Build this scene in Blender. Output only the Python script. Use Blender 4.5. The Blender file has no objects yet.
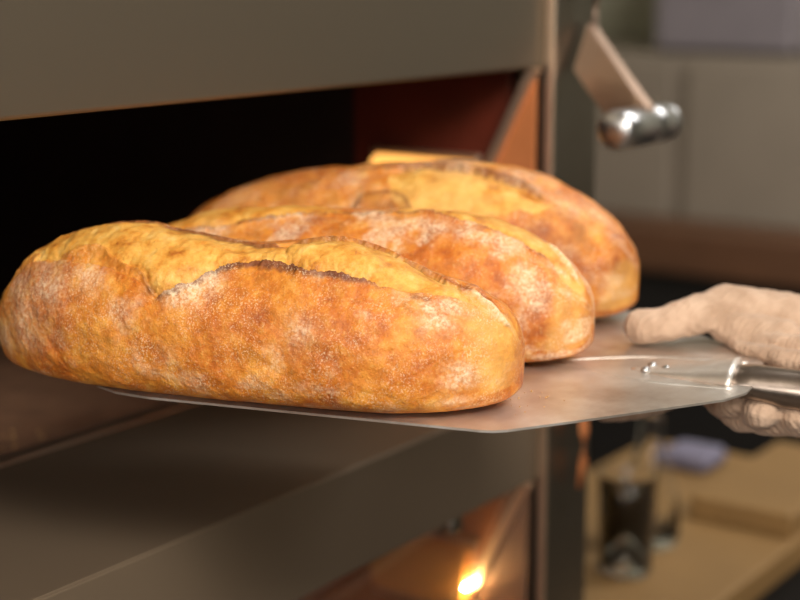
import bpy, bmesh, math, random
import numpy as np
from mathutils import Vector, Matrix
C = bpy.context.scene.collection
sc = bpy.context.scene

# ---------------------------------------------------------------- camera
cam_d = bpy.data.cameras.new('camera'); cam = bpy.data.objects.new('camera', cam_d); C.objects.link(cam)
cam_d.lens = 72; cam_d.sensor_width = 36; cam_d.clip_start = .02
cam.location = (0, 0, 1.40)
cam.rotation_euler = (math.pi/2 - math.atan(333/1600), 0, math.radians(35.1 - 90))
cam_d.dof.use_dof = True; cam_d.dof.focus_distance = .92; cam_d.dof.aperture_fstop = 4.2
sc.camera = cam
# ---------------------------------------------------------------- world, lights, exposure
sc.view_settings.view_transform = 'Standard'; sc.view_settings.look = 'None'
sc.view_settings.gamma = 1; sc.view_settings.use_curve_mapping = False
sc.view_settings.exposure = 0.0
w = bpy.data.worlds.new('world'); sc.world = w; w.use_nodes = True
w.node_tree.nodes['Background'].inputs[0].default_value = (.8, .76, .70, 1)
w.node_tree.nodes['Background'].inputs[1].default_value = .2
def area(name, loc, target, sx, sy, power, col):
    d = bpy.data.lights.new(name, 'AREA'); d.shape = 'RECTANGLE'; d.size = sx; d.size_y = sy
    d.energy = power; d.color = col
    o = bpy.data.objects.new(name, d); C.objects.link(o); o.location = loc
    o.rotation_euler = (Vector(target)-Vector(loc)).to_track_quat('-Z', 'Y').to_euler()
    return o
area('ceiling_panel_light', (.1, -.9, 2.45), (.8, .6, 1.15), .8, .6, 48, (1, .92, .81))
area('left_window_light', (-1.7, -.2, 1.95), (.7, .7, 1.15), .9, .7, 30, (1, .94, .86))
area('right_ceiling_light', (2.5, .2, 2.7), (3.2, 1.6, .8), 1.2, 1.2, 62, (1, .97, .93))
area('front_fill_light', (-1.2, -2.7, 1.5), (.8, .8, 1.1), 1.6, 1.3, 22, (1, .95, .90))  # soft fill added to lift the sill and oven front
PV = np.array([.265, -.9642, 0.]); QV = np.array([.9642, .265, 0.]); BZ = 1.15
LOAVES = {
 'front': dict(p0=-.579, p1=-.237, cap=(4.2, 2.7),
    t=[0,.1,.2,.3,.4,.5,.6,.68,.76,.84,.92,1],
    H=[.068,.088,.0935,.0945,.090,.0865,.090,.0925,.087,.078,.077,.073],
    w=[.050,.058,.060,.062,.0625,.0625,.0625,.0625,.062,.059,.053,.042],
    c=[.870,.869,.866,.864,.863,.863,.863,.863,.863,.864,.866,.868]),
 'middle': dict(p0=-.575, p1=-.222, cap=(3.4, 2.5),
    t=[0,.12,.25,.4,.55,.7,.8,.9,1],
    H=[.066,.078,.088,.090,.092,.094,.094,.089,.078],
    w=[.045,.054,.0565,.0565,.0565,.0565,.0565,.055,.049],
    c=[.985,.985,.986,.986,.986,.986,.986,.986,.985]),
 'rear': dict(p0=-.580, p1=-.218, cap=(2.8, 2.3),
    t=[0,.12,.25,.4,.55,.7,.8,.9,1],
    H=[.080,.094,.102,.105,.110,.113,.112,.105,.092],
    w=[.045,.054,.059,.059,.060,.060,.060,.058,.051],
    c=[1.094,1.098,1.102,1.104,1.105,1.107,1.109,1.110,1.110]),
}
def smooth_table(t, ts, vs):
    g = np.linspace(0, 1, 401); v = np.interp(g, ts, vs)
    k = np.hanning(41); k /= k.sum()
    v = np.convolve(np.pad(v, 20, mode='edge'), k, mode='valid')
    return np.interp(t, g, v)
def loaf_base(P, T, PH):
    """T in 0..1 along the axis, PH angle in radians (0 near side, 90 deg top). Returns peel-frame p,q,z."""
    n, m = P['cap']
    E = np.clip(1 - np.abs(2*T-1)**n, 0, 1)**(1/m)
    H = smooth_table(T, P['t'], P['H']); w = smooth_table(T, P['t'], P['w'])*E; c = smooth_table(T, P['t'], P['c'])
    zt = .40*H
    cs, sn = np.cos(PH), np.sin(PH)
    up = sn >= 0
    ccx = np.sign(cs)*np.abs(cs)**np.where(up, .90, .36)
    top = (H-zt)*E*np.abs(sn)**.94
    bot = zt*(.16+.84*E**.4)*np.abs(sn)**.56
    z = zt + np.where(up, top, -bot)
    p = P['p0'] + (P['p1']-P['p0'])*T
    q = c - w*ccx
    return p, q, z
def to_world(p, q, z):
    return np.stack([p*PV[0]+q*QV[0], p*PV[1]+q*QV[1], BZ+z], -1)
# ---------------------------------------------------------------- helpers
def tag(o, label, cat, group=None):
    o['label'] = label; o['category'] = cat
    if group: o['group'] = group
    return o
def empty(name, loc, label, cat):
    o = bpy.data.objects.new(name, None); C.objects.link(o); o.location = loc; o.empty_display_size = .05
    return tag(o, label, cat)
def link(name, me, mat, parent=None, smooth=True):
    o = bpy.data.objects.new(name, me); C.objects.link(o)
    if mat: me.materials.append(mat)
    if parent:
        o.parent = parent
        loc = parent.location.copy(); pp = parent.parent
        while pp: loc += pp.location; pp = pp.parent
        o.location = -loc          # meshes are written in world coordinates
    if smooth:
        for p in me.polygons: p.use_smooth = True
    return o
def bm_link(name, bm, mat, parent=None, smooth=False):
    bmesh.ops.recalc_face_normals(bm, faces=bm.faces)
    me = bpy.data.meshes.new(name); bm.to_mesh(me); bm.free()
    return link(name, me, mat, parent, smooth)
def bx(bm, x0, x1, y0, y1, z0, z1, bev=0, seg=2):
    r = bmesh.ops.create_cube(bm, size=1)
    for v in r['verts']:
        v.co = Vector(((x0+x1)/2+v.co.x*(x1-x0), (y0+y1)/2+v.co.y*(y1-y0), (z0+z1)/2+v.co.z*(z1-z0)))
    if bev:
        es = list({e for v in r['verts'] for e in v.link_edges})
        bmesh.ops.bevel(bm, geom=es, offset=bev, segments=seg, affect='EDGES', profile=.5)
def box(name, x0, x1, y0, y1, z0, z1, mat, parent=None, bev=0, seg=2):
    bm = bmesh.new(); bx(bm, x0, x1, y0, y1, z0, z1, bev, seg)
    return bm_link(name, bm, mat, parent, smooth=False)
def structure(name, *a, **k):
    o = box(name, *a, **k); o['kind'] = 'structure'; return o
def prism(bm, pts, d):
    """pts: planar loop of Vectors, d: extrusion vector"""
    v0 = [bm.verts.new(p) for p in pts]; v1 = [bm.verts.new(Vector(p)+Vector(d)) for p in pts]
    bm.faces.new(v0); bm.faces.new(v1[::-1]); n = len(pts)
    for i in range(n): bm.faces.new((v0[i], v0[(i+1) % n], v1[(i+1) % n], v1[i]))
def rings_mesh(bm, rings, cap=True):
    vs = [[bm.verts.new(p) for p in r] for r in rings]; n = len(rings[0])
    for a, b in zip(vs[:-1], vs[1:]):
        for i in range(n): bm.faces.new((a[i], a[(i+1) % n], b[(i+1) % n], b[i]))
    if cap:
        bm.faces.new(vs[0][::-1]); bm.faces.new(vs[-1])
def lathe(bm, cx, cy, prof, n=48):
    rings = [[Vector((cx+r*math.cos(2*math.pi*i/n), cy+r*math.sin(2*math.pi*i/n), z)) for i in range(n)] for r, z in prof]
    rings_mesh(bm, rings)
def tube(bm, pts, rad, n=24, cap=True):
    pts = [Vector(p) for p in pts]; rings = []
    for i, p in enumerate(pts):
        t = (pts[min(i+1, len(pts)-1)]-pts[max(i-1, 0)]).normalized()
        a = t.cross(Vector((0, 0, 1)))
        if a.length < 1e-3: a = t.cross(Vector((1, 0, 0)))
        a.normalize(); b = t.cross(a)
        r = rad[i] if isinstance(rad, (list, tuple)) else rad
        ra, rb = r if isinstance(r, tuple) else (r, r)
        rings.append([p+a*ra*math.cos(2*math.pi*k/n)+b*rb*math.sin(2*math.pi*k/n) for k in range(n)])
    rings_mesh(bm, rings, cap)
# ---------------------------------------------------------------- materials
def lin(c): return tuple(((x/255)/12.92 if x/255 <= .04045 else ((x/255+.055)/1.055)**2.4) for x in c)+(1,)
class N:
    def __init__(s, name):
        s.m = bpy.data.materials.new(name); s.m.use_nodes = True; s.t = s.m.node_tree
        s.b = s.t.nodes['Principled BSDF']; s.out = s.t.nodes['Material Output']
    def n(s, typ, **k):
        o = s.t.nodes.new(typ)
        for a, b in k.items():
            if a in ('inputs',):
                for i, v in b.items(): o.inputs[i].default_value = v
            else: setattr(o, a, b)
        return o
    def l(s, a, b): s.t.links.new(a, b)
    def coord(s, scale=(1, 1, 1)):
        tc = s.n('ShaderNodeTexCoord'); mp = s.n('ShaderNodeMapping'); mp.inputs['Scale'].default_value = scale
        s.l(tc.outputs['Object'], mp.inputs[0]); return mp.outputs[0]
    def noise(s, co, scale, detail=4, rough=.55):
        o = s.n('ShaderNodeTexNoise'); o.inputs['Scale'].default_value = scale
        o.inputs['Detail'].default_value = detail; o.inputs['Roughness'].default_value = rough
        s.l(co, o.inputs['Vector']); return o.outputs['Fac']
    def ramp(s, fac, stops):
        o = s.n('ShaderNodeValToRGB'); e = o.color_ramp.elements
        while len(e) < len(stops): e.new(.5)
        for k, (p, c) in enumerate(stops):
            e[k].position = p; e[k].color = c if len(c) == 4 else lin(c)
        s.l(fac, o.inputs[0]); return o.outputs['Color']
    def mix(s, fac, a, b, typ='MIX'):
        o = s.n('ShaderNodeMix', data_type='RGBA', blend_type=typ)
        for i, v in ((0, fac), (6, a), (7, b)):
            if hasattr(v, 'is_linked') or hasattr(v, 'links'): s.l(v, o.inputs[i])
            else: o.inputs[i].default_value = v
        return o.outputs[2]
    def math(s, op, a, b=None, clamp=False):
        o = s.n('ShaderNodeMath', operation=op, use_clamp=clamp)
        for i, v in ((0, a), (1, b)):
            if v is None: continue
            if hasattr(v, 'links'): s.l(v, o.inputs[i])
            else: o.inputs[i].default_value = v
        return o.outputs[0]
    def bump(s, h, strength, dist, prev=None):
        o = s.n('ShaderNodeBump'); o.inputs['Strength'].default_value = strength; o.inputs['Distance'].default_value = dist
        s.l(h, o.inputs['Height'])
        if prev: s.l(prev, o.inputs['Normal'])
        return o.outputs[0]
def metal(name, col, rough, grain=(4, 4, 200), amt=.12, bump=.05, smear=.0, rv=.12, met=1):
    M = N(name); b = M.b; b.inputs['Metallic'].default_value = met
    co = M.coord(grain); f = M.noise(co, 6, 5)
    c2 = M.noise(M.coord(), 9, 4)
    M.l(M.ramp(f, [(.3, tuple(x*(1-amt) for x in lin(col)[:3])+(1,)), (.7, lin(col))]), b.inputs['Base Color'])
    r = M.math('ADD', M.math('MULTIPLY', f, rv), M.math('MULTIPLY', c2, smear)); r = M.math('ADD', r, rough-rv*.5-smear*.5)
    M.l(r, b.inputs['Roughness'])
    M.l(M.bump(f, bump, .0005), b.inputs['Normal'])
    return M.m
def plain(name, col, rough=.6, var=.1, scale=20, metallic=0, spec=.5, bump=.0):
    M = N(name); b = M.b; co = M.coord(); f = M.noise(co, scale, 4)
    c = lin(col)
    M.l(M.ramp(f, [(.3, tuple(x*(1-var) for x in c[:3])+(1,)), (.7, tuple(min(1, x*(1+var)) for x in c[:3])+(1,))]), b.inputs['Base Color'])
    b.inputs['Roughness'].default_value = rough; b.inputs['Metallic'].default_value = metallic
    b.inputs['Specular IOR Level'].default_value = spec
    if bump: M.l(M.bump(f, bump, .002), b.inputs['Normal'])
    return M.m
def emit(name, col, strength):
    M = N(name); M.t.nodes.remove(M.b); e = M.n('ShaderNodeEmission')
    f = M.noise(M.coord(), 40, 2)
    M.l(M.ramp(f, [(.2, lin(col)), (.8, tuple(x*.9 for x in lin(col)[:3])+(1,))]), e.inputs[0])
    e.inputs[1].default_value = strength; M.l(e.outputs[0], M.out.inputs[0]); return M.m
def glass(name, col=(255, 255, 255), rough=.02, ior=1.45):
    M = N(name); b = M.b; b.inputs['Transmission Weight'].default_value = 1; b.inputs['Roughness'].default_value = rough
    b.inputs['IOR'].default_value = ior; b.inputs['Base Color'].default_value = lin(col); return M.m

m_steel = metal('brushed_steel', (122, 106, 88), .6, amt=.02, bump=.0, rv=.02, met=.55)
m_header = metal('satin_steel', (122, 113, 99), .5, grain=(1, 1, 30), amt=.0, bump=.0, rv=.0, met=.9)
m_polish = metal('polished_steel', (140, 134, 124), .36, bump=.02)
m_trim = metal('steel_edge_trim', (225, 200, 176), .45)
m_chrome = metal('chrome', (200, 200, 202), .30, bump=.0)
m_cheek = plain('lamplit_steel', (206, 128, 78), .45, .1, 10, .3)  # orange lamp light on the cheek is painted into this colour
m_cheek_low = plain('dim_lit_steel', (122, 92, 74), .55, .1, 10, .3)  # same cheek steel, painted darker for the less lit lower mouth
m_arm = metal('warm_steel', (184, 158, 140), .45)
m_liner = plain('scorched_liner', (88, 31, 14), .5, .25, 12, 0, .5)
m_collar = plain('dark_collar', (30, 16, 12), .6, .25, 12)  # near-black brown, also used on the kick panel
m_stone = plain('baking_stone', (150, 112, 86), .8, .25, 30, bump=.3)
m_lamp = emit('oven_lamp_glow', (255, 180, 90), 1.8)
m_lamp_low = plain('lower_lamp_glass', (232, 170, 90), .3, .05, 10)
m_bulb = emit('bulb_glow', (255, 190, 100), 50)
m_liner_low = plain('amber_lit_liner', (180, 112, 60), .4, .15, 12)  # liner copy with the amber lamp glow painted into its colour
m_glass = glass('clear_glass')

# ---------------------------------------------------------------- room
m_wall = plain('painted_wall', (176, 174, 156), .8, .05, 5)
m_ceil = plain('ceiling_paint', (190, 184, 172), .9, .03, 5)
m_floor = plain('floor_tile', (92, 80, 68), .5, .12, 6)
structure('floor', -3, 4.4, -3, 3, -.1, 0, m_floor)
structure('ceiling', -3, 4.4, -3, 3, 2.8, 2.9, m_ceil)
structure('wall_right', 4.3, 4.4, -3, 3, 0, 2.8, m_wall)
structure('wall_left', -3, -2.9, -3, 3, 0, 2.8, m_wall)
structure('wall_back', -2.9, 4.3, 2.9, 3, 0, 2.8, m_wall)
structure('wall_front', -2.9, 4.3, -3, -2.9, 0, 2.8, m_wall)

# ---------------------------------------------------------------- the deck oven
oven = empty('deck_oven', (.3, 1.3, 0), 'stainless steel two-deck bakery oven with its upper chamber open', 'oven')
X0, X1 = -.75, 1.216
YF = .70
box('header_panel', X0, X1, YF, YF+.03, 1.315, 1.80, m_header, oven, .003, 3)
fas = box('fascia', X0, X1, YF, YF+.03, .943, 1.0262, m_steel, oven, .0012)
box('sill', X0, X1, YF+.0015, .920, 1.0, 1.0274, m_steel, oven, .0008)
box('sill_edge', X0, X1, .9205, .9395, 1.012, 1.0292, m_trim, oven, .001)
box('lower_panel', X0, X1, YF, YF+.03, .10, .66, m_steel, oven, .003)
box('kick_panel', X0, X1+.08, YF+.06, YF+.09, .0, .10, m_collar, oven, .002)
box('cabinet_side', X1+.006, X1+.078, YF+.03, 1.95, .10, 1.80, m_steel, oven, .002)
box('cabinet_side', X0-.08, X0-.002, YF+.03, 1.95, .10, 1.80, m_steel, oven, .002)
box('cabinet_back', X0-.08, X1+.078, 1.951, 1.97, .10, 1.80, m_steel, oven, .002)
box('cabinet_top', X0-.08, X1+.078, YF+.031, 1.95, 1.801, 1.82, m_steel, oven, .002)
for xa in (X1, X0-.082):
    col = box('front_post', xa+.001, xa+.081, YF-.008, YF+.029, .02, 1.82, m_polish, oven, .003, 3)
    box('edge_trim', xa-.003, xa+.0008, YF-.0085, YF-.0005, .02, 1.82, m_trim, col, .0006)

def cheek(x, ztop, flip=1):
    """slanted door seat: triangular plate with a bright bar along its sloping edge"""
    t = .004
    bm = bmesh.new()
    prism(bm, [Vector((x, YF+.0005, ztop-.0005)), Vector((x, YF+.0005, ztop-.2865)), Vector((x, .845, ztop-.2865)), Vector((x, .703, ztop-.0005))], (t, 0, 0))
    return bm
def chamber(z0, z1, liner, collar, lamp, lampz, open_door):
    parts = []
    box('deck_stone', X0+.02, X1-.012, .940, 1.80, z0-.03, z0+.0005, m_stone, oven, .002)
    box('chamber_roof', X0, X1, YF+.031, 1.80, z1+.004, z1+.02, liner if not open_door else m_liner, oven)
    box('chamber_back', X0, X1, 1.80, 1.82, z0-.02, z1+.003, liner, oven)
    box('chamber_side', X0-.001, X0+.018, .935, 1.799, z0+.001, z1+.003, liner, oven)
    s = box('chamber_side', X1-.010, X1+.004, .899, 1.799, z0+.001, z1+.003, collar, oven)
    s2 = box('mouth_side', X1-.012, X1+.004, YF+.031, .8985, z0+.0005, z1+.003, liner, oven)
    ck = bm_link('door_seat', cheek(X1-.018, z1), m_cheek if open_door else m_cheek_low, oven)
    bm = bmesh.new()
    prism(bm, [Vector((X1-.024, .696, z1)), Vector((X1-.024, .840, z1-.287)), Vector((X1-.024, .850, z1-.287)), Vector((X1-.024, .706, z1))], (.012, 0, 0))
    bmesh.ops.bevel(bm, geom=bm.edges[:], offset=.0012, segments=2, affect='EDGES')
    bm_link('seat_bar', bm, m_trim, ck)
    # lamp behind a domed glass in the side wall
    bm = bmesh.new()
    ya, yb = .762, .868; h = .066; rows = []
    for i in range(13):
        a = math.pi*i/12
        rows.append([Vector((X1-.013-.022*math.sin(a)**.6, ya+(yb-ya)*j/6, lampz-h/2-h/2*math.cos(a))) for j in (0, .15, 1, 2, 3, 4, 5, 5.85, 6)])
    vs = [[bm.verts.new(p) for p in r] for r in rows]
    for a, b in zip(vs[:-1], vs[1:]):
        for j in range(8): bm.faces.new((a[j], a[j+1], b[j+1], b[j]))
    for jj in (0, 8): bm.faces.new([r[jj] for r in vs])
    bm.faces.new([vs[0][j] for j in range(9)]+[vs[-1][j] for j in range(8, -1, -1)])
    lm = bm_link('oven_lamp', bm, lamp, s2)
    bm = bmesh.new(); g = .006
    for (a, b, c, d) in ((ya-g, yb+g, lampz, lampz+g), (ya-g, yb+g, lampz-h-g, lampz-h), (ya-g, ya, lampz-h, lampz), (yb, yb+g, lampz-h, lampz)):
        bx(bm, X1-.020, X1-.0125, a, b, c, d, .001, 1)
    bm_link('lamp_frame', bm, m_trim, s2)
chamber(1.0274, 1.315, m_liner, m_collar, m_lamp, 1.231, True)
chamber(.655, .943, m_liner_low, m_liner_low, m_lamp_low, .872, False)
box('chamber_floor_plate', X0, X1, YF+.031, .934, .640, .655, m_cheek, oven)
# hot bulb in the lower chamber
bm = bmesh.new(); bmesh.ops.create_uvsphere(bm, u_segments=16, v_segments=10, radius=.006, matrix=Matrix.Translation((1.192, 0.7600, 0.8355)))
bm_link('bulb', bm, m_bulb, oven, True)
def lamp_light(name, kind, loc, target, power, col, cone=40, rad=.01):
    d = bpy.data.lights.new(name, kind); d.energy = power; d.color = col; d.shadow_soft_size = rad
    o = bpy.data.objects.new(name, d); C.objects.link(o); o.location = loc
    if kind == 'SPOT':
        d.spot_size = math.radians(cone); d.spot_blend = .8
        o.rotation_euler = (Vector(target)-Vector(loc)).to_track_quat('-Z', 'Y').to_euler()
lamp_light('bulb_light', 'POINT', (1.184, .7585, .8355), None, .6, (1, .66, .27), rad=.003)
# added spots with small unseen housings, warming the cheek at each chamber mouth
for zt, pw in ((1.314, 4.2), (.942, .06)):
    bm = bmesh.new(); tube(bm, [(.20, .765, zt-.009), (.285, .765, zt-.012)], .010, 20)
    bm_link('added_spot_housing', bm, m_arm, oven, True)
    lamp_light('added_cheek_spot', 'SPOT', (.295, .765, zt-.012), (1.2, .768, zt-.135), pw, (1, .45, .15), 9.5)
# closed glass door of the lower deck, leaning like its seat
bm = bmesh.new(); prism(bm, [Vector((X0+.01, .706, .942)), Vector((X0+.01, .710, .942)), Vector((X0+.01, .842, .665)), Vector((X0+.01, .838, .665))], (X1-.036-X0, 0, 0))
gd = bm_link('glass_door', bm, m_glass, oven)
box('door_clip', 1.078, 1.098, .704, .735, .925, .9425, m_polish, oven, .005, 3)
# levers and knobs on the right post
def lever(zpiv):
    root = oven
    bm = bmesh.new()
    tube(bm, [(1.262, .682, zpiv+.12), (1.262, .676, zpiv+.06), (1.262, .680, zpiv)], [(.006, .003), (.009, .003), (.006, .004)], 16)
    lv = bm_link('lever_plate', bm, m_arm, root, True)
    bm = bmesh.new()
    prism(bm, [Vector((1.262, .686, zpiv+.020)), Vector((1.204, .612, zpiv-.030)), Vector((1.192, .590, zpiv-.046)), Vector((1.182, .590, zpiv-.072)), Vector((1.188, .608, zpiv-.076)), Vector((1.238, .686, zpiv-.020))], (.016, 0, 0))
    bmesh.ops.bevel(bm, geom=bm.edges[:], offset=.0015, segments=2, affect='EDGES')
    bm_link('lever_arm', bm, m_arm, root)
    bm = bmesh.new(); pr = [(1.150, .004), (1.1505, .010), (1.153, .0145), (1.158, .0165), (1.205, .0165), (1.2055, .0158), (1.208, .0158), (1.2085, .0165), (1.236, .0165), (1.2365, .0148), (1.240, .0148), (1.2405, .0160), (1.246, .0160), (1.250, .0125), (1.252, .006)]
    tube(bm, [(x, .60, zpiv-.061) for x, r in pr], [r for x, r in pr], 40)
    bm_link('door_handle', bm, m_chrome, root, True)
lever(1.332)
bm = bmesh.new(); tube(bm, [(1.262, .683, 1.03), (1.262, .679, .98), (1.262, .679, .95), (1.262, .683, .925)], [(.004, .003), (.006, .003), (.006, .003), (.003, .002)], 16)
bm_link('lever_plate', bm, m_cheek, oven, True)
# ---------------------------------------------------------------- the peel
def W(p, q, z): return Vector((p*PV[0]+q*QV[0], p*PV[1]+q*QV[1], BZ+z))
peel = empty('oven_peel', W(-.18, .985, 0), 'steel bread peel carrying the three loaves out of the oven', 'peel')
M = N('peel_steel'); b = M.b; b.inputs['Metallic'].default_value = .88
co = M.coord((1, 1, 1)); f1 = M.noise(co, 14, 6, .62); f2 = M.noise(M.coord((9, 60, 9)), 8, 4)
M.l(M.ramp(f1, [(.25, (176, 156, 142)), (.5, (214, 206, 198)), (.75, (240, 238, 235))]), b.inputs['Base Color'])
M.l(M.math('ADD', M.math('MULTIPLY', f1, .25), M.math('ADD', M.math('MULTIPLY', f2, .14), .20)), b.inputs['Roughness'])
M.l(M.bump(f2, .06, .0004, M.bump(f1, .10, .001)), b.inputs['Normal']); m_peel = M.m
def qarc(cx, cy, r, a0, a1, n=6): return [(cx+r*math.cos(math.radians(a0+(a1-a0)*i/n)), cy+r*math.sin(math.radians(a0+(a1-a0)*i/n))) for i in range(n+1)]
out = [(-.51, .865), (-.505, .845), (-.494, .829), (-.476, .819), (-.45, .815), (-.245, .815), (-.238, .8165), (-.231, .821), (-.200, .851), (-.160, .892), (-.128, .925), (-.118, .945), (-.115, .985), (-.118, 1.025), (-.128, 1.045), (-.160, 1.080), (-.200, 1.120), (-.231, 1.150), (-.238, 1.154), (-.245, 1.156), (-.45, 1.156), (-.476, 1.152), (-.494, 1.141), (-.51, 1.11)]
bm = bmesh.new()
prism(bm, [W(p, q, -.0016) for p, q in out], (0, 0, .0014))
blade = bm_link('blade', bm, m_peel, peel)
# pair of thin raised lines round the socket
bm = bmesh.new()
def rib_pts(sg): 
    pts = []
    for i in range(25):
        t = i/24; pts.append(W(-.245+.118*t, .985+sg*(.034*math.sin(min(1, t*1.5)*math.pi/2)), -.0004))
    return pts
for sg in (-1, 1): tube(bm, rib_pts(sg), [(.0022, .0010)]*25, 10)
bm_link('raised_line', bm, m_peel, blade, True)
# socket tongue
bm = bmesh.new(); rings = []
for i in range(20):
    t = i/19; p = -.195+.066*t; hw = .003+.024*t**.8; h = .0012+.0105*t**1.3; zc = -.0008
    r = []
    for k in range(25):
        a = math.pi*k/24; r.append(W(p, .980-hw*math.cos(a), zc+h*math.sin(a)**.8))
    for k in range(24, -1, -1):
        a = math.pi*k/24; r.append(W(p, .980-(hw-.001)*math.cos(a), zc-.0006+(h-.0012)*math.sin(a)**.8*0))
    rings.append(r)
rings_mesh(bm, rings)
tongue = bm_link('socket', bm, m_peel, peel, True)
m_handle = metal('handle_steel', (160, 146, 136), .30, grain=(40, 40, 40), bump=.02)
bm = bmesh.new()
hp = [(-.137, .0040, .0015), (-.136, .0160, .0065), (-.130, .0200, .0092), (-.118, .0180, .0108), (-.100, .0150, .0122), (-.08, .0138, .0128), (0, .0138, .0130), (.15, .0138, .0130), (.34, .0138, .0130), (.345, .009, .009)]
tube(bm, [W(p, .980, -.0062+(0.004 if p < -.11 else .0015 if p < -.09 else 0)) for p, a, b2 in hp], [(a, b2) for p, a, b2 in hp], 40)
hd = bm_link('handle', bm, m_handle, peel, True)
for p, q in ((-.185, .974), (-.183, .987), (-.173, .979)):
    bm = bmesh.new(); z0 = .0008+.0012*max(0, (p+.195)/.03)
    r = bmesh.ops.create_uvsphere(bm, u_segments=20, v_segments=12, radius=1)
    for v in r['verts']: v.co = W(p, q, z0)+Vector((v.co.x*.0030, v.co.y*.0030, max(v.co.z, -.3)*.0024))
    bm_link('rivet', bm, m_chrome, peel, True)

# ---------------------------------------------------------------- gloved hand
m_glove_n = N('knit_cotton'); M = m_glove_n; b = M.b
co = M.coord(); f = M.noise(co, 60, 4); kn = M.noise(M.coord((1, 1, 1)), 900, 2)
M.l(M.ramp(f, [(.3, (166, 138, 116)), (.7, (198, 170, 148))]), b.inputs['Base Color'])
b.inputs['Roughness'].default_value = .95; b.inputs['Specular IOR Level'].default_value = .15
b.inputs['Sheen Weight'].default_value = .15
wv = M.n('ShaderNodeTexWave'); wv.inputs['Scale'].default_value = 95; wv.inputs['Distortion'].default_value = 6; wv.inputs['Detail'].default_value = 2
wv.inputs['Detail Scale'].default_value = .6
mp = M.n('ShaderNodeMapping'); mp.inputs['Rotation'].default_value = (0, 0, math.radians(-62)); tc = M.n('ShaderNodeTexCoord')
M.l(tc.outputs['Object'], mp.inputs[0]); M.l(mp.outputs[0], wv.inputs['Vector'])
M.l(M.bump(wv.outputs['Fac'], .3, .0014, M.bump(M.noise(co, 120, 5), .6, .003, M.bump(kn, .25, .0006))), b.inputs['Normal'])
person = empty('person', W(.0, 1.11, -.05), 'person in a cream knitted cotton glove, only the hand seen, gripping the peel handle', 'person')
def capsule(bm, a, ra, b_, rb, n=20):
    a, b_ = Vector(a), Vector(b_); d = b_-a; L = d.length; t = d/L
    u = t.cross(Vector((0, 0, 1))) if abs(t.z) < .9 else t.cross(Vector((1, 0, 0))); u.normalize(); v = t.cross(u)
    rings = []
    for i in range(1, 7):
        an = math.pi/2*i/6; rings.append((a-t*ra*math.cos(an), ra*math.sin(an)))
    for i in range(0, 6):
        an = math.pi/2*i/6; rings.append((b_+t*rb*math.sin(an), rb*math.cos(an)))
    rings_mesh(bm, [[c+(u*math.cos(2*math.pi*k/n)+v*math.sin(2*math.pi*k/n))*r for k in range(n)] for c, r in rings])
bm = bmesh.new()
CH = [ # chains of (p, q, z, r)
 [(-.202,1.046,.0120,.0122),(-.184,1.053,.0150,.0122),(-.170,1.060,.0195,.0130),(-.152,1.078,.023,.0160),(-.130,1.086,.018,.0185),(-.100,1.095,.007,.024),(-.050,1.105,-.014,.029)],
 [(-.050,1.105,-.014,.030),(.02,1.125,-.016,.031),(.07,1.140,-.024,.034),(.12,1.155,-.032,.037)],
 [(-.128,1.096,.002,.018),(-.050,1.110,-.014,.027)],
 [(-.105,1.108,-.010,.020),(-.040,1.112,-.012,.028)],
 [(-.080,1.108,-.020,.019),(-.030,1.112,-.018,.026)],
 [(-.058,1.105,-.030,.017),(-.020,1.112,-.022,.024)],
 [(-.150,1.068,.0125,.012),(-.112,1.062,.006,.015)],
 [(-.104,1.048,-.004,.013),(-.060,1.046,-.006,.016)],
 # index stretched under the blade
 [(-.132,1.100,.000,.0165),(-.170,1.082,-.030,.0135),(-.200,1.052,-.040,.0125),(-.222,1.030,-.040,.0115)],
 # middle, ring and little finger curled under the handle
 [(-.110,1.106,-.012,.0165),(-.140,1.060,-.025,.0130),(-.142,1.010,-.022,.0125),(-.132,.985,-.016,.0115)],
 [(-.088,1.106,-.020,.0165),(-.120,1.056,-.030,.0130),(-.121,1.004,-.026,.0130),(-.112,.978,-.020,.0120)],
 [(-.064,1.104,-.028,.0155),(-.096,1.056,-.034,.0130),(-.098,1.008,-.028,.0120),(-.092,.982,-.022,.0110)],
 # cloth stretched between the curled fingers
 [(-.158,1.030,-.020,.010),(-.126,.996,-.028,.0115),(-.108,.990,-.027,.0115),(-.080,.985,-.024,.0115)],
 [(-.150,1.050,-.022,.012),(-.120,1.030,-.031,.0125),(-.085,1.030,-.030,.0125)],
 # loose cloth folds on the palm side
 [(-.142,1.058,.004,.0055),(-.110,1.046,.008,.007),(-.080,1.040,.010,.008)],
 [(-.136,1.046,.0035,.0045),(-.108,1.030,.002,.007),(-.075,1.024,.002,.009)],
]
for ch in CH:
    for a, c in zip(ch[:-1], ch[1:]): capsule(bm, W(*a[:3]), a[3], W(*c[:3]), c[3])
glove = bm_link('glove', bm, m_glove_n.m, person, True)
md = glove.modifiers.new('remesh', 'REMESH'); md.mode = 'VOXEL'; md.voxel_size = .0012; md.use_smooth_shade = True
md = glove.modifiers.new('smooth', 'SMOOTH'); md.iterations = 6; md.factor = .6
tx = bpy.data.textures.new('cloth_folds', 'CLOUDS'); tx.noise_scale = .018; tx.noise_depth = 2
md = glove.modifiers.new('folds', 'DISPLACE'); md.texture = tx; md.strength = .0045; md.mid_level = .5; md.texture_coords = 'GLOBAL'
m_sleeve = plain('dark_sleeve', (44, 42, 46), .9, .2, 60)
bm = bmesh.new(); tube(bm, [W(.10, 1.150, -.030), W(.115, 1.155, -.032), W(.22, 1.19, -.06), W(.40, 1.25, -.10)], [.039, .044, .046, .056], 32)
bm_link('sleeve', bm, m_sleeve, person, True)
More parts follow.
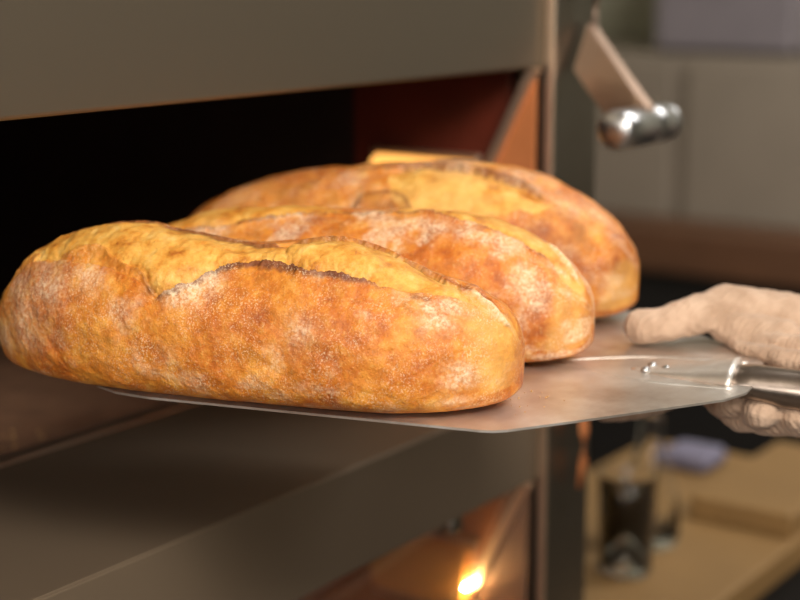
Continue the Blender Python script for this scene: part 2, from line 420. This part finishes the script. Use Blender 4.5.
# ---------------------------------------------------------------- bread
def hash3(ix, iy, iz, seed):
    h = (ix*374761393 + iy*668265263 + iz*2147483647 + seed*974711).astype(np.int64) & 0x7fffffff
    h = ((h ^ (h >> 13))*1274126177) & 0x7fffffff
    return ((h ^ (h >> 16)) & 0xffff)/65535.0
def vnoise(Pt, scale, seed=0, octaves=3, gain=.5):
    out = 0; amp = 1; tot = 0; q = Pt*scale
    for o in range(octaves):
        i = np.floor(q).astype(np.int64); f_ = q-i; f_ = f_*f_*(3-2*f_); v = 0
        for dx in (0, 1):
            for dy in (0, 1):
                for dz in (0, 1):
                    wgt = (f_[..., 0] if dx else 1-f_[..., 0])*(f_[..., 1] if dy else 1-f_[..., 1])*(f_[..., 2] if dz else 1-f_[..., 2])
                    v = v+wgt*hash3(i[..., 0]+dx, i[..., 1]+dy, i[..., 2]+dz, seed+o*17)
        out = out+amp*v; tot += amp; amp *= gain; q = q*2.03+11.3
    return out/tot
def dpoly(X, Y, pts):
    """distance to an open polyline, and the 0..1 position of the nearest point"""
    best = np.full(X.shape, 1e9); par = np.zeros(X.shape)
    seg = [math.dist(a, b) for a, b in zip(pts[:-1], pts[1:])]; tot = sum(seg); acc = 0
    for (a, b), s in zip(zip(pts[:-1], pts[1:]), seg):
        dx, dy = b[0]-a[0], b[1]-a[1]; L2 = dx*dx+dy*dy+1e-9
        t = np.clip(((X-a[0])*dx+(Y-a[1])*dy)/L2, 0, 1)
        d = np.hypot(X-a[0]-t*dx, Y-a[1]-t*dy); m = d < best
        best = np.where(m, d, best); par = np.where(m, (acc+t*s)/tot, par); acc += s
    return best, par
def inside(X, Y, pts):
    r = np.zeros(X.shape, bool); n = len(pts)
    for i in range(n):
        x1, y1 = pts[i]; x2, y2 = pts[(i+1) % n]
        if y1 == y2: continue
        c = ((y1 > Y) != (y2 > Y)) & (X < (x2-x1)*(Y-y1)/(y2-y1)+x1); r ^= c
    return r
def sst(a, b, x): t = np.clip((x-a)/(b-a), 0, 1); return t*t*(3-2*t)
def sd(X, Y, poly):           # positive inside
    d, _ = dpoly(X, Y, poly+[poly[0]]); return np.where(inside(X, Y, poly), d, -d)
def blob(X, Y, pts): 
    o = np.zeros(X.shape)
    for x, y, r in pts: o = np.maximum(o, np.exp(-((X-x)**2+(Y-y)**2)/(r*r)))
    return o

def make_loaf(key, nu, nv, feat, label, seed):
    P = LOAVES[key]; L = (P['p1']-P['p0'])*1000
    a = np.linspace(0, 1, nu); T = (1-np.cos(np.pi*a))/2; T = .45*T+.55*a
    T = np.clip(T, .0006, .9994)
    T[0], T[-1] = .0004, .9996
    ph = np.linspace(0, 2*math.pi, nv, endpoint=False)
    TT, PP = np.meshgrid(T, ph, indexing='ij')
    Wp = to_world(*loaf_base(P, TT, PP))
    du = np.gradient(Wp, axis=0); dv = (np.roll(Wp, -1, 1)-np.roll(Wp, 1, 1))
    Nn = np.cross(dv, du); Nn /= np.linalg.norm(Nn, axis=-1, keepdims=True)+1e-12
    cen = Wp.mean(axis=1, keepdims=True)
    if ((Wp-cen)*Nn).sum() < 0: Nn = -Nn
    X = TT*L; Y = np.degrees(PP); Y = np.where(Y > 250, Y-360, Y)      # one degree of turn is about one millimetre
    q = Wp*1.0
    n1 = vnoise(q, 30, seed, 3); n2 = vnoise(q, 95, seed+5, 3); n3 = vnoise(q, 330, seed+9, 2)
    Xr = X+(n2-.5)*5+(n3-.5)*2.0; Yr = Y+(vnoise(q, 90, seed+21, 3)-.5)*7+(vnoise(q, 380, seed+31, 2)-.5)*3
    D = (n1-.5)*5.0+(n2-.5)*2.0+(n3-.5)*.55
    crumb = np.zeros(X.shape); char = np.zeros(X.shape); flour = np.zeros(X.shape); pale = np.zeros(X.shape)
    D, crumb, char, flour, pale = feat(X, Y, Xr, Yr, L, D, crumb, char, flour, pale, (n1, n2, n3))
    bottom = sst(-30, -75, Y)+sst(215, 240, Y)                            # keep the base flat
    D = D*(1-.9*np.clip(bottom, 0, 1))
    endf = sst(0, .02, TT)*sst(1, .98, TT); D = D*(.25+.75*endf)
    V = Wp+Nn*(D/1000)[..., None]
    V[..., 2] = np.maximum(V[..., 2], BZ+.0002)
    verts = V.reshape(-1, 3)
    i, j = np.meshgrid(np.arange(nu-1), np.arange(nv), indexing='ij'); j2 = (j+1) % nv
    F = np.stack([i*nv+j, i*nv+j2, (i+1)*nv+j2, (i+1)*nv+j], -1).reshape(-1, 4)
    capA, capB = len(verts), len(verts)+1
    verts = np.vstack([verts, V[0].mean(0), V[-1].mean(0)])
    jj = np.arange(nv); j2 = (jj+1) % nv
    T1 = np.stack([jj*0+capA, j2, jj], -1); b0 = (nu-1)*nv; T2 = np.stack([jj*0+capB, b0+jj, b0+j2], -1)
    me = bpy.data.meshes.new('loaf')
    me.from_pydata(verts.tolist(), [], F.tolist()+T1.tolist()+T2.tolist())
    for nm, arr in (('crumb', crumb), ('char', char), ('flour', flour), ('pale', pale)):
        at = me.attributes.new(nm, 'FLOAT', 'POINT'); vals = np.append(np.clip(arr, 0, 1).reshape(-1), [0, 0]); at.data.foreach_set('value', vals.astype(np.float32))
    o = link('bread_loaf', me, m_bread); me.update()
    tag(o, label, 'bread', 'loaves on the peel')
    return o

M = N('bread_crust'); b = M.b
co = M.coord()
def att(nm):
    a = M.n('ShaderNodeAttribute'); a.attribute_name = nm; return a.outputs['Fac']
big = M.noise(co, 22, 4, .6); med = M.noise(co, 95, 5, .6); fine = M.noise(co, 420, 4, .65); speck = M.noise(co, 900, 2)
base = M.ramp(big, [(.30, (140, 68, 20)), (.45, (188, 100, 30)), (.58, (212, 136, 46)), (.74, (228, 166, 74))])
medc = M.ramp(med, [(.32, (138, 66, 24)), (.47, (196, 110, 34)), (.60, (220, 146, 56)), (.74, (236, 186, 100))])
crust = M.mix(.5, base, medc)
dots = M.ramp(fine, [(.56, (0, 0, 0)), (.70, (255, 255, 255))])
crust = M.mix(M.math('MULTIPLY', dots, .40), crust, lin((232, 186, 112)))
dk = M.ramp(speck, [(.30, (255, 255, 255)), (.42, (0, 0, 0))])
crust = M.mix(M.math('MULTIPLY', dk, .30), crust, lin((130, 62, 26)))
crumbc = M.ramp(M.noise(co, 70, 6, .65), [(.30, (160, 88, 26)), (.42, (208, 142, 54)), (.56, (228, 174, 84)), (.72, (238, 202, 126))])
c = M.mix(att('crumb'), crust, crumbc)
c = M.mix(M.math('MULTIPLY', att('pale'), .55), c, lin((232, 184, 104)))
charc = M.ramp(med, [(.3, (78, 38, 22)), (.7, (138, 78, 46))])
c = M.mix(att('char'), c, charc)
fl = M.ramp(fine, [(.40, (0, 0, 0)), (.60, (255, 255, 255))])
thin = M.ramp(M.noise(co, 850, 3, .7), [(.54, (0, 0, 0)), (.62, (255, 255, 255))])
patch = M.ramp(M.noise(co, 38, 3, .6), [(.40, (0, 0, 0)), (.66, (255, 255, 255))])
fpat = M.math('MULTIPLY', att('flour'), M.math('ADD', M.math('MULTIPLY', fl, .75), .25), True)
c = M.mix(M.math('MULTIPLY', M.math('MULTIPLY', thin, patch), M.math('SUBTRACT', .70, M.math('MULTIPLY', att('crumb'), .60))), c, lin((232, 206, 172)))
c = M.mix(M.math('MULTIPLY', fpat, .85), c, lin((236, 212, 180)))
M.l(c, b.inputs['Base Color'])
M.l(M.math('ADD', M.math('MULTIPLY', fpat, .3), M.math('ADD', M.math('MULTIPLY', big, .2), .36)), b.inputs['Roughness'])
b.inputs['Specular IOR Level'].default_value = .35
b.inputs['Subsurface Weight'].default_value = .06; b.inputs['Subsurface Radius'].default_value = (.006, .003, .001)
M.l(M.bump(speck, .4, .0008, M.bump(fine, .5, .0012, M.bump(med, .28, .002))), b.inputs['Normal'])
m_bread = M.m

def sc_pts(L, pts): return [(t*L, y) for t, y in pts]
def feat_front(X, Y, Xr, Yr, L, D, crumb, char, flour, pale, n):
    n1, n2, n3 = n
    low1 = sc_pts(L, [(.03, 8), (.054, 24), (.071, 41), (.10, 52), (.137, 50), (.225, 45), (.302, 43), (.359, 36), (.396, 26)])
    low2 = sc_pts(L, [(.396, 26), (.421, 32), (.461, 41), (.512, 54), (.564, 58), (.621, 55), (.669, 53), (.71, 54), (.752, 54), (.792, 56), (.816, 59)])
    tail = sc_pts(L, [(.816, 59), (.858, 64), (.898, 66), (.932, 68)])
    up2 = sc_pts(L, [(.577, 84), (.619, 91), (.681, 93), (.728, 97), (.777, 96), (.832, 93), (.892, 85), (.932, 68)])
    up1 = sc_pts(L, [(.03, 70), (.076, 84), (.131, 92), (.227, 98), (.317, 96), (.372, 93), (.445, 89), (.524, 83), (.577, 80)])
    poly = low1+low2[1:]+tail[1:]+up2[::-1][1:]+up1[::-1]
    s = sd(Xr, Yr, poly)
    ins = sst(-.8, .8, s)
    d2, p2 = dpoly(Xr, Yr, low2); d1, p1 = dpoly(Xr, Yr, low1); du2, q2 = dpoly(Xr, Yr, up2); du1, q1 = dpoly(Xr, Yr, up1); dt, pt = dpoly(Xr, Yr, tail)
    env2 = sst(0, .12, p2)*sst(1.0, .86, p2)
    # cut floor drops away under the ear and swells back up
    D = D + ins*(-7.5*np.exp(-d2/6.5)*(.35+.65*env2) - 2.2*np.exp(-d1/6) - 1.6*np.exp(-du2/3) + 1.8*sst(3, 16, s) + (n2-.5)*1.5)
    D = D + (1-ins)*(4.6*np.exp(-d2/4.5)*env2*(.6+.8*n2) + 1.2*np.exp(-d1/6) + 2.6*np.exp(-du2/3.5)*sst(0, .2, q2)*sst(1, .7, q2) + 1.8*np.exp(-du1/3.5) + .8*np.exp(-dt/3))
    # notch where both cuts meet
    D = D - 4*blob(X, Y, [(.396*L, 29, 7)])
    # folded flaps of crust in the left cut
    fA = sc_pts(L, [(.12, 52), (.177, 50), (.215, 58), (.26, 58), (.313, 51), (.36, 44), (.395, 31)])
    dA, pA = dpoly(Xr, Yr, fA); envA = sst(0, .1, pA)
    above = sst(-.6, .6, Yr-np.interp(Xr, [p[0] for p in fA], [p[1] for p in fA]))*(Xr > .12*L)*(Xr < .40*L)
    D = D + ins*(1-above)*1.8*np.exp(-dA/5)*(Xr < .40*L) - ins*above*1.6*np.exp(-dA/4)
    sm = sc_pts(L, [(.590, 82), (.612, 66), (.632, 56)]); ds, _ = dpoly(Xr, Yr, sm); D = D-2.2*np.exp(-ds/2.0)*ins
    crumb = ins*(.92)
    lowstrip = ins*(1-above)*(Xr < .40*L)*(Yr < 62); crumb = crumb*(1-.55*lowstrip)
    rag = (n3-.5)*2.5+(n2-.5)*3
    char = char+ (sst(5.8, 2.2, d2+rag)*env2*.95)*sst(5, 0, s+0*X)
    char = np.maximum(char, sst(2.0, .1, du2+rag)*.6*sst(0, .08, q2)*sst(1, .55, q2))
    char = np.maximum(char, sst(5.0, .6, du1+rag)*.8*sst(.12, .3, q1))
    char = np.maximum(char, sst(2.2, .2, dA+rag)*.55*ins*sst(.75, .95, pA))
    char = np.maximum(char, .8*blob(Xr, Yr, [(.386*L, 33, 4), (.41*L, 29, 3.4)]))
    char = np.maximum(char, .7*blob(Xr, Yr, [(.845*L, 57, 3.5), (.86*L, 58, 3)]))
    # short open slash near the right end
    sl = sc_pts(L, [(.868, 94), (.900, 93), (.940, 88), (.968, 80)]); dsl, ps = dpoly(Xr, Yr, sl); e = sst(0, .15, ps)*sst(1, .8, ps)
    D = D-5.5*np.exp(-(dsl/4)**2)*e; char = np.maximum(char, .85*e*sst(5.2, 2.5, dsl))
    fl = sc_pts(L, [(.920, 82), (.950, 76), (.978, 64)]); df, pf = dpoly(Xr, Yr, fl); D = D+3*np.exp(-(df/2.4)**2); flour = np.maximum(flour, sst(3.5, 1, df)*1.0)
    pl = sc_pts(L, [(.905, 80), (.96, 82), (1.0, 80), (1.0, -30), (.965, -30), (.945, 10), (.925, 40)])
    pale = sst(-3, 6, sd(Xr, Yr, pl))*(.4+.9*n1)
    flour = np.maximum(flour, 1.0*blob(Xr, Yr, [(.888*L, 38, 9), (.902*L, 56, 8), (.93*L, -4, 8), (.87*L, 50, 6), (.47*L, 36, 10), (.50*L, 42, 8), (.44*L, 30, 7)]))
    flour = np.maximum(flour, .6*blob(X, Y, [(.128*L, 5, 18), (.10*L, 30, 15), (.185*L, 26, 15), (.264*L, 36, 11), (.05*L, -10, 15), (.675*L, 13, 9), (.92*L, -30, 8)])*(.4+1.2*n2))
    flour = np.maximum(flour, (1-ins)*.35*sst(.56, .74, vnoise(np.stack([X, Y, X*0], -1)/1000, 60, 77, 4)))
    flour = flour*(1-.8*ins)
    return D, crumb, char, flour, pale
def feat_middle(X, Y, Xr, Yr, L, D, crumb, char, flour, pale, n):
    n1, n2, n3 = n
    cut = sc_pts(L, [(.05, 70), (.15, 92), (.25, 98), (.40, 96), (.52, 88), (.55, 80), (.443, 74), (.36, 66), (.29, 58), (.2, 58), (.1, 58)])
    s = sd(Xr, Yr, cut); ins = sst(-.8, .8, s)
    ear = sc_pts(L, [(.08, 56), (.2, 57), (.29, 58), (.36, 65), (.443, 73), (.52, 78), (.60, 80), (.70, 79), (.777, 77)])
    de, pe = dpoly(Xr, Yr, ear); env = sst(0, .1, pe)*sst(1, .85, pe)
    D = D+ins*(-3.5*np.exp(-de/6)+1.5*sst(2, 12, s))+(1-ins)*2.2*np.exp(-de/3.5)*env
    crumb = ins*.8; char = sst(2.6, .6, de+(n3-.5)*2.5)*env*.8
    # second cut running to the right end
    cut2 = sc_pts(L, [(.60, 84), (.70, 80), (.793, 74), (.864, 72), (.924, 68), (.96, 50), (.985, 55), (.985, 90), (.93, 100), (.85, 104), (.74, 104), (.64, 98)])
    s2 = sd(Xr, Yr, cut2); i2 = sst(-.8, .8, s2)
    e2 = sc_pts(L, [(.66, 80), (.70, 79), (.793, 73), (.864, 71), (.924, 67), (.955, 52)]); d2, p2 = dpoly(Xr, Yr, e2); v2 = sst(0, .15, p2)*sst(1, .85, p2)
    D = D+i2*(-2.5*np.exp(-d2/5)+1.0*sst(2, 10, s2))+(1-i2)*2.0*np.exp(-d2/3.5)*v2
    crumb = np.maximum(crumb, i2*.85); char = np.maximum(char, sst(2.0, .3, d2+(n3-.5)*2)*v2*.45)
    fl = sc_pts(L, [(.925, 92), (.945, 84), (.968, 74)]); df, _ = dpoly(Xr, Yr, fl); D = D+2.5*np.exp(-(df/3)**2); flour = sst(5, 2, df)
    pl = sc_pts(L, [(.95, 60), (.98, 70), (1, 60), (1, -40), (.95, -45), (.925, -30), (.945, 5)])
    pale = sst(-3, 6, sd(Xr, Yr, pl))*(.5+.8*n1)
    flour = np.maximum(flour, blob(Xr, Yr, [(.29*L, 55, 9), (.25*L, 54, 8), (.786*L, 62, 9), (.82*L, 60, 7), (.907*L, 28, 11), (.917*L, 14, 9), (.90*L, 40, 8), (.945*L, 62, 6), (.867*L, 60, 6), (.728*L, 62, 8)]))
    flour = np.maximum(flour, (1-ins)*(1-i2)*.75*sst(.48, .66, vnoise(np.stack([X, Y, X*0], -1)/1000, 60, 99, 4)))
    return D, crumb, char, flour*(1-.6*ins), pale
def feat_rear(X, Y, Xr, Yr, L, D, crumb, char, flour, pale, n):
    n1, n2, n3 = n
    cut = sc_pts(L, [(.505, 70), (.53, 76), (.591, 79), (.679, 73), (.74, 68), (.801, 63), (.85, 54), (.83, 44), (.792, 38), (.738, 32), (.66, 30), (.57, 30), (.53, 46)])
    s = sd(Xr, Yr, cut); ins = sst(-.8, .8, s)
    lip = sc_pts(L, [(.40, 76), (.46, 76), (.53, 77), (.591, 80), (.679, 74), (.74, 69), (.801, 64), (.85, 54)])
    de, pe = dpoly(Xr, Yr, lip); env = sst(0, .2, pe)*sst(1, .85, pe)
    D = D+ins*(-5*np.exp(-de/7)+2.0*sst(8, 22, s))+(1-ins)*3.0*np.exp(-de/4)*env
    crumb = ins*.9; char = sst(3.4, .8, de+(n3-.5)*2.5)*env*.8
    # curled flap of crust beside the cut
    fp = sc_pts(L, [(.44, 30), (.456, 38), (.476, 46), (.521, 49), (.555, 46), (.575, 36), (.56, 26)]); sf = sd(Xr, Yr, fp); fi = sst(-1, 1, sf)
    D = D+sst(-1, 5, sf)*3.5*sst(.57*L, .45*L, X); dp, _ = dpoly(Xr, Yr, fp); char = np.maximum(char, .7*sst(2.5, .5, dp)); char = np.maximum(char, .55*fi*n2*1.4)
    cl = sc_pts(L, [(.10, 60), (.2, 70), (.32, 60), (.42, 50), (.44, 34), (.3, 34), (.15, 44)]); sl = sd(Xr, Yr, cl); ci = sst(-1, 1, sl)
    D = D+1.0*ci; char = np.maximum(char, .35*(1-ins)*sst(.45, .65, n1)); crumb = np.maximum(crumb, .35*ci)
    pl = sc_pts(L, [(.93, -40), (.95, -8), (.985, 38), (1, 38), (1, -60)])
    pale = sst(-2, 4, sd(Xr, Yr, pl))
    crumb = crumb*1.0; pale = np.maximum(pale, .9*ins*sst(.35, .6, n1)); flour = .6*blob(Xr, Yr, [(.187*L, 72, 12), (.436*L, 63, 10), (.649*L, 82, 12), (.771*L, 78, 12), (.927*L, 78, 12), (.87*L, 60, 12)])
    flour = np.maximum(flour, (1-ins)*.4*sst(.52, .70, vnoise(np.stack([X, Y, X*0], -1)/1000, 60, 55, 4)))
    return D, crumb, char, flour, pale
make_loaf('front', 660, 470, feat_front, 'nearest loaf, lit golden side to the viewer, long ragged dark-edged split on top', 3)
make_loaf('middle', 460, 330, feat_middle, 'crusty loaf between the nearest one and the rearmost one, floury right end', 41)
make_loaf('rear', 420, 300, feat_rear, 'rearmost and tallest loaf, wide pale split with dark lip, beside the far blade edge', 83)

# crumbs fallen on the blade and the baking stone
m_crumb = plain('dry_crumbs', (190, 150, 96), .9, .2, 80)
random.seed(4)
def crumbs(name, label, fn, n, r0):
    bm = bmesh.new()
    for i in range(n):
        c0 = fn(); r = r0*random.uniform(.5, 1.3)
        v = bmesh.ops.create_icosphere(bm, subdivisions=1, radius=r, matrix=Matrix.Translation(c0+Vector((0, 0, r*.6))))['verts']
        for k in v: k.co += Vector([random.uniform(-.3, .3)*r for _ in range(3)])
    o = bm_link(name, bm, m_crumb); o['kind'] = 'stuff'; o['label'] = label; o['category'] = 'crumbs'
crumbs('crumbs', 'tiny pale crumbs scattered on the steel blade right of the loaves', lambda: W(random.gauss(-.232, .012), random.gauss(.885, .014), 0), 16, .0005)
crumbs('crumbs', 'small pale crumbs fallen on the dark deck under the nearest loaf', lambda: Vector((random.gauss(.80, .035), random.gauss(.985, .02), 1.028)), 40, .0011)

# ---------------------------------------------------------------- beyond the oven
m_wood = plain('pale_wood', (128, 98, 58), .55, .1, 8)
m_black = plain('black_laminate', (22, 19, 18), .6, .2, 8)
m_dark = plain('dark_appliance', (48, 44, 44), .5, .15, 10)
m_greybox = plain('grey_enamel', (122, 114, 118), .6, .08, 6)
m_cab = plain('grey_brown_cabinet', (134, 122, 108), .6, .06, 5)
m_brown = plain('brown_worktop', (92, 60, 38), .6, .15, 6)
m_lav = plain('lavender_cloth', (112, 108, 126), .9, .1, 20)
t = empty('worktop_table', (1.66, .8, 0), 'pale wooden work table right of the oven post', 'table')
box('tabletop', 1.335, 1.98, .632, .96, .715, .75, m_wood, t, .004)
box('front_rail', 1.36, 1.95, .645, .665, .62, .7149, m_black, t, .002)
for x, y in ((1.37, .67), (1.93, .67), (1.37, .88), (1.93, .88)): box('leg', x-.02, x+.02, y-.02+.02, y+.04, 0, .7149, m_black, t, .003)
tag(box('wooden_tray', 1.70, 1.975, .640, .77, .7505, .780, m_wood, None, .004), 'shallow pale wooden board lying at the far right end of the work table', 'board')
def glassware(name, cx, cy, prof, label, cat, fill=None):
    e = empty(name, (cx, cy, .75), label, cat)
    bm = bmesh.new(); lathe(bm, cx, cy, [(max(.0005, r), .7505+z) for r, z in prof]); bm_link('glass_wall', bm, m_glass, e, True)
    if fill:
        bm = bmesh.new(); lathe(bm, cx, cy, [(max(.0005, r), .7505+z) for r, z in fill[0]]); bm_link('drink', bm, fill[1], e, True)
    return e
m_cola = plain('dark_drink', (24, 10, 8), .1, .2, 5, 0, .5)
glassware('drinking_glass', 1.50, .752, [(0, 0), (.026, 0), (.029, .004), (.0325, .112), (.0335, .113), (.031, .112), (.0272, .008), (0, .008)],
          'straight glass half filled with a dark drink on the work table', 'glass', ([(0, .0085), (.0268, .0085), (.0287, .05), (0, .0502)], m_cola))
glassware('carafe', 1.60, .775, [(0, 0), (.034, 0), (.037, .01), (.034, .06), (.016, .11), (.013, .15), (.018, .17), (.0165, .17), (.0118, .15), (.0145, .11), (.032, .06), (.034, .012), (0, .008)],
          'empty clear glass carafe beside the glass of dark drink', 'carafe')
glassware('bottle', 1.56, .90, [(0, 0), (.03, 0), (.032, .01), (.031, .11), (.012, .15), (.011, .20), (.0095, .20), (.0105, .15), (.029, .11), (.03, .012), (0, .008)],
          'tall clear bottle behind the glass of dark drink', 'bottle')
bm = bmesh.new(); bx(bm, 1.86, 1.93, .82, .89, .7505, .775, .010, 4)
tag(bm_link('folded_cloth', bm, m_lav, None, True), 'folded lavender grey cloth behind the wooden board', 'cloth')
# black counter with brown top, cabinet behind it
c1 = empty('service_counter', (3.5, 1.5, 0), 'black counter with a thick brown top in front of the storage cabinet', 'counter')
box('counter_body', 3.40, 3.57, -.6, 2.8, 0, .70, m_black, c1, .004)
box('counter_top', 3.36, 3.57, -.62, 2.82, .7001, .80, m_brown, c1, .006)
c2 = empty('storage_cabinet', (3.9, 1.6, 0), 'tall grey-brown storage cabinet behind the service counter', 'cabinet')
box('cabinet_body', 3.62, 4.25, -.5, 2.8, 0, 1.19, m_cab, c2, .006)
for k, y in enumerate((-.48, .62, 1.72)):
    dr = box('door', 3.600, 3.6195, y, y+1.06, .05, 1.17, m_cab, c2, .004)
    box('handle', 3.575, 3.5999, y+1.0, y+1.02, .5, .62, m_steel, dr, .003)
e = empty('kitchen_appliance', (3.9, 1.6, 1.19), 'boxy grey appliance standing on the tall storage cabinet', 'appliance')
box('housing', 3.66, 4.1, 1.44, 1.80, 1.2001, 1.62, m_greybox, e, .01)
box('base', 3.67, 4.08, 1.45, 1.79, 1.1905, 1.20, m_dark, e, .004)
box('display', 3.652, 3.6599, 1.55, 1.70, 1.45, 1.55, m_dark, e, .002)
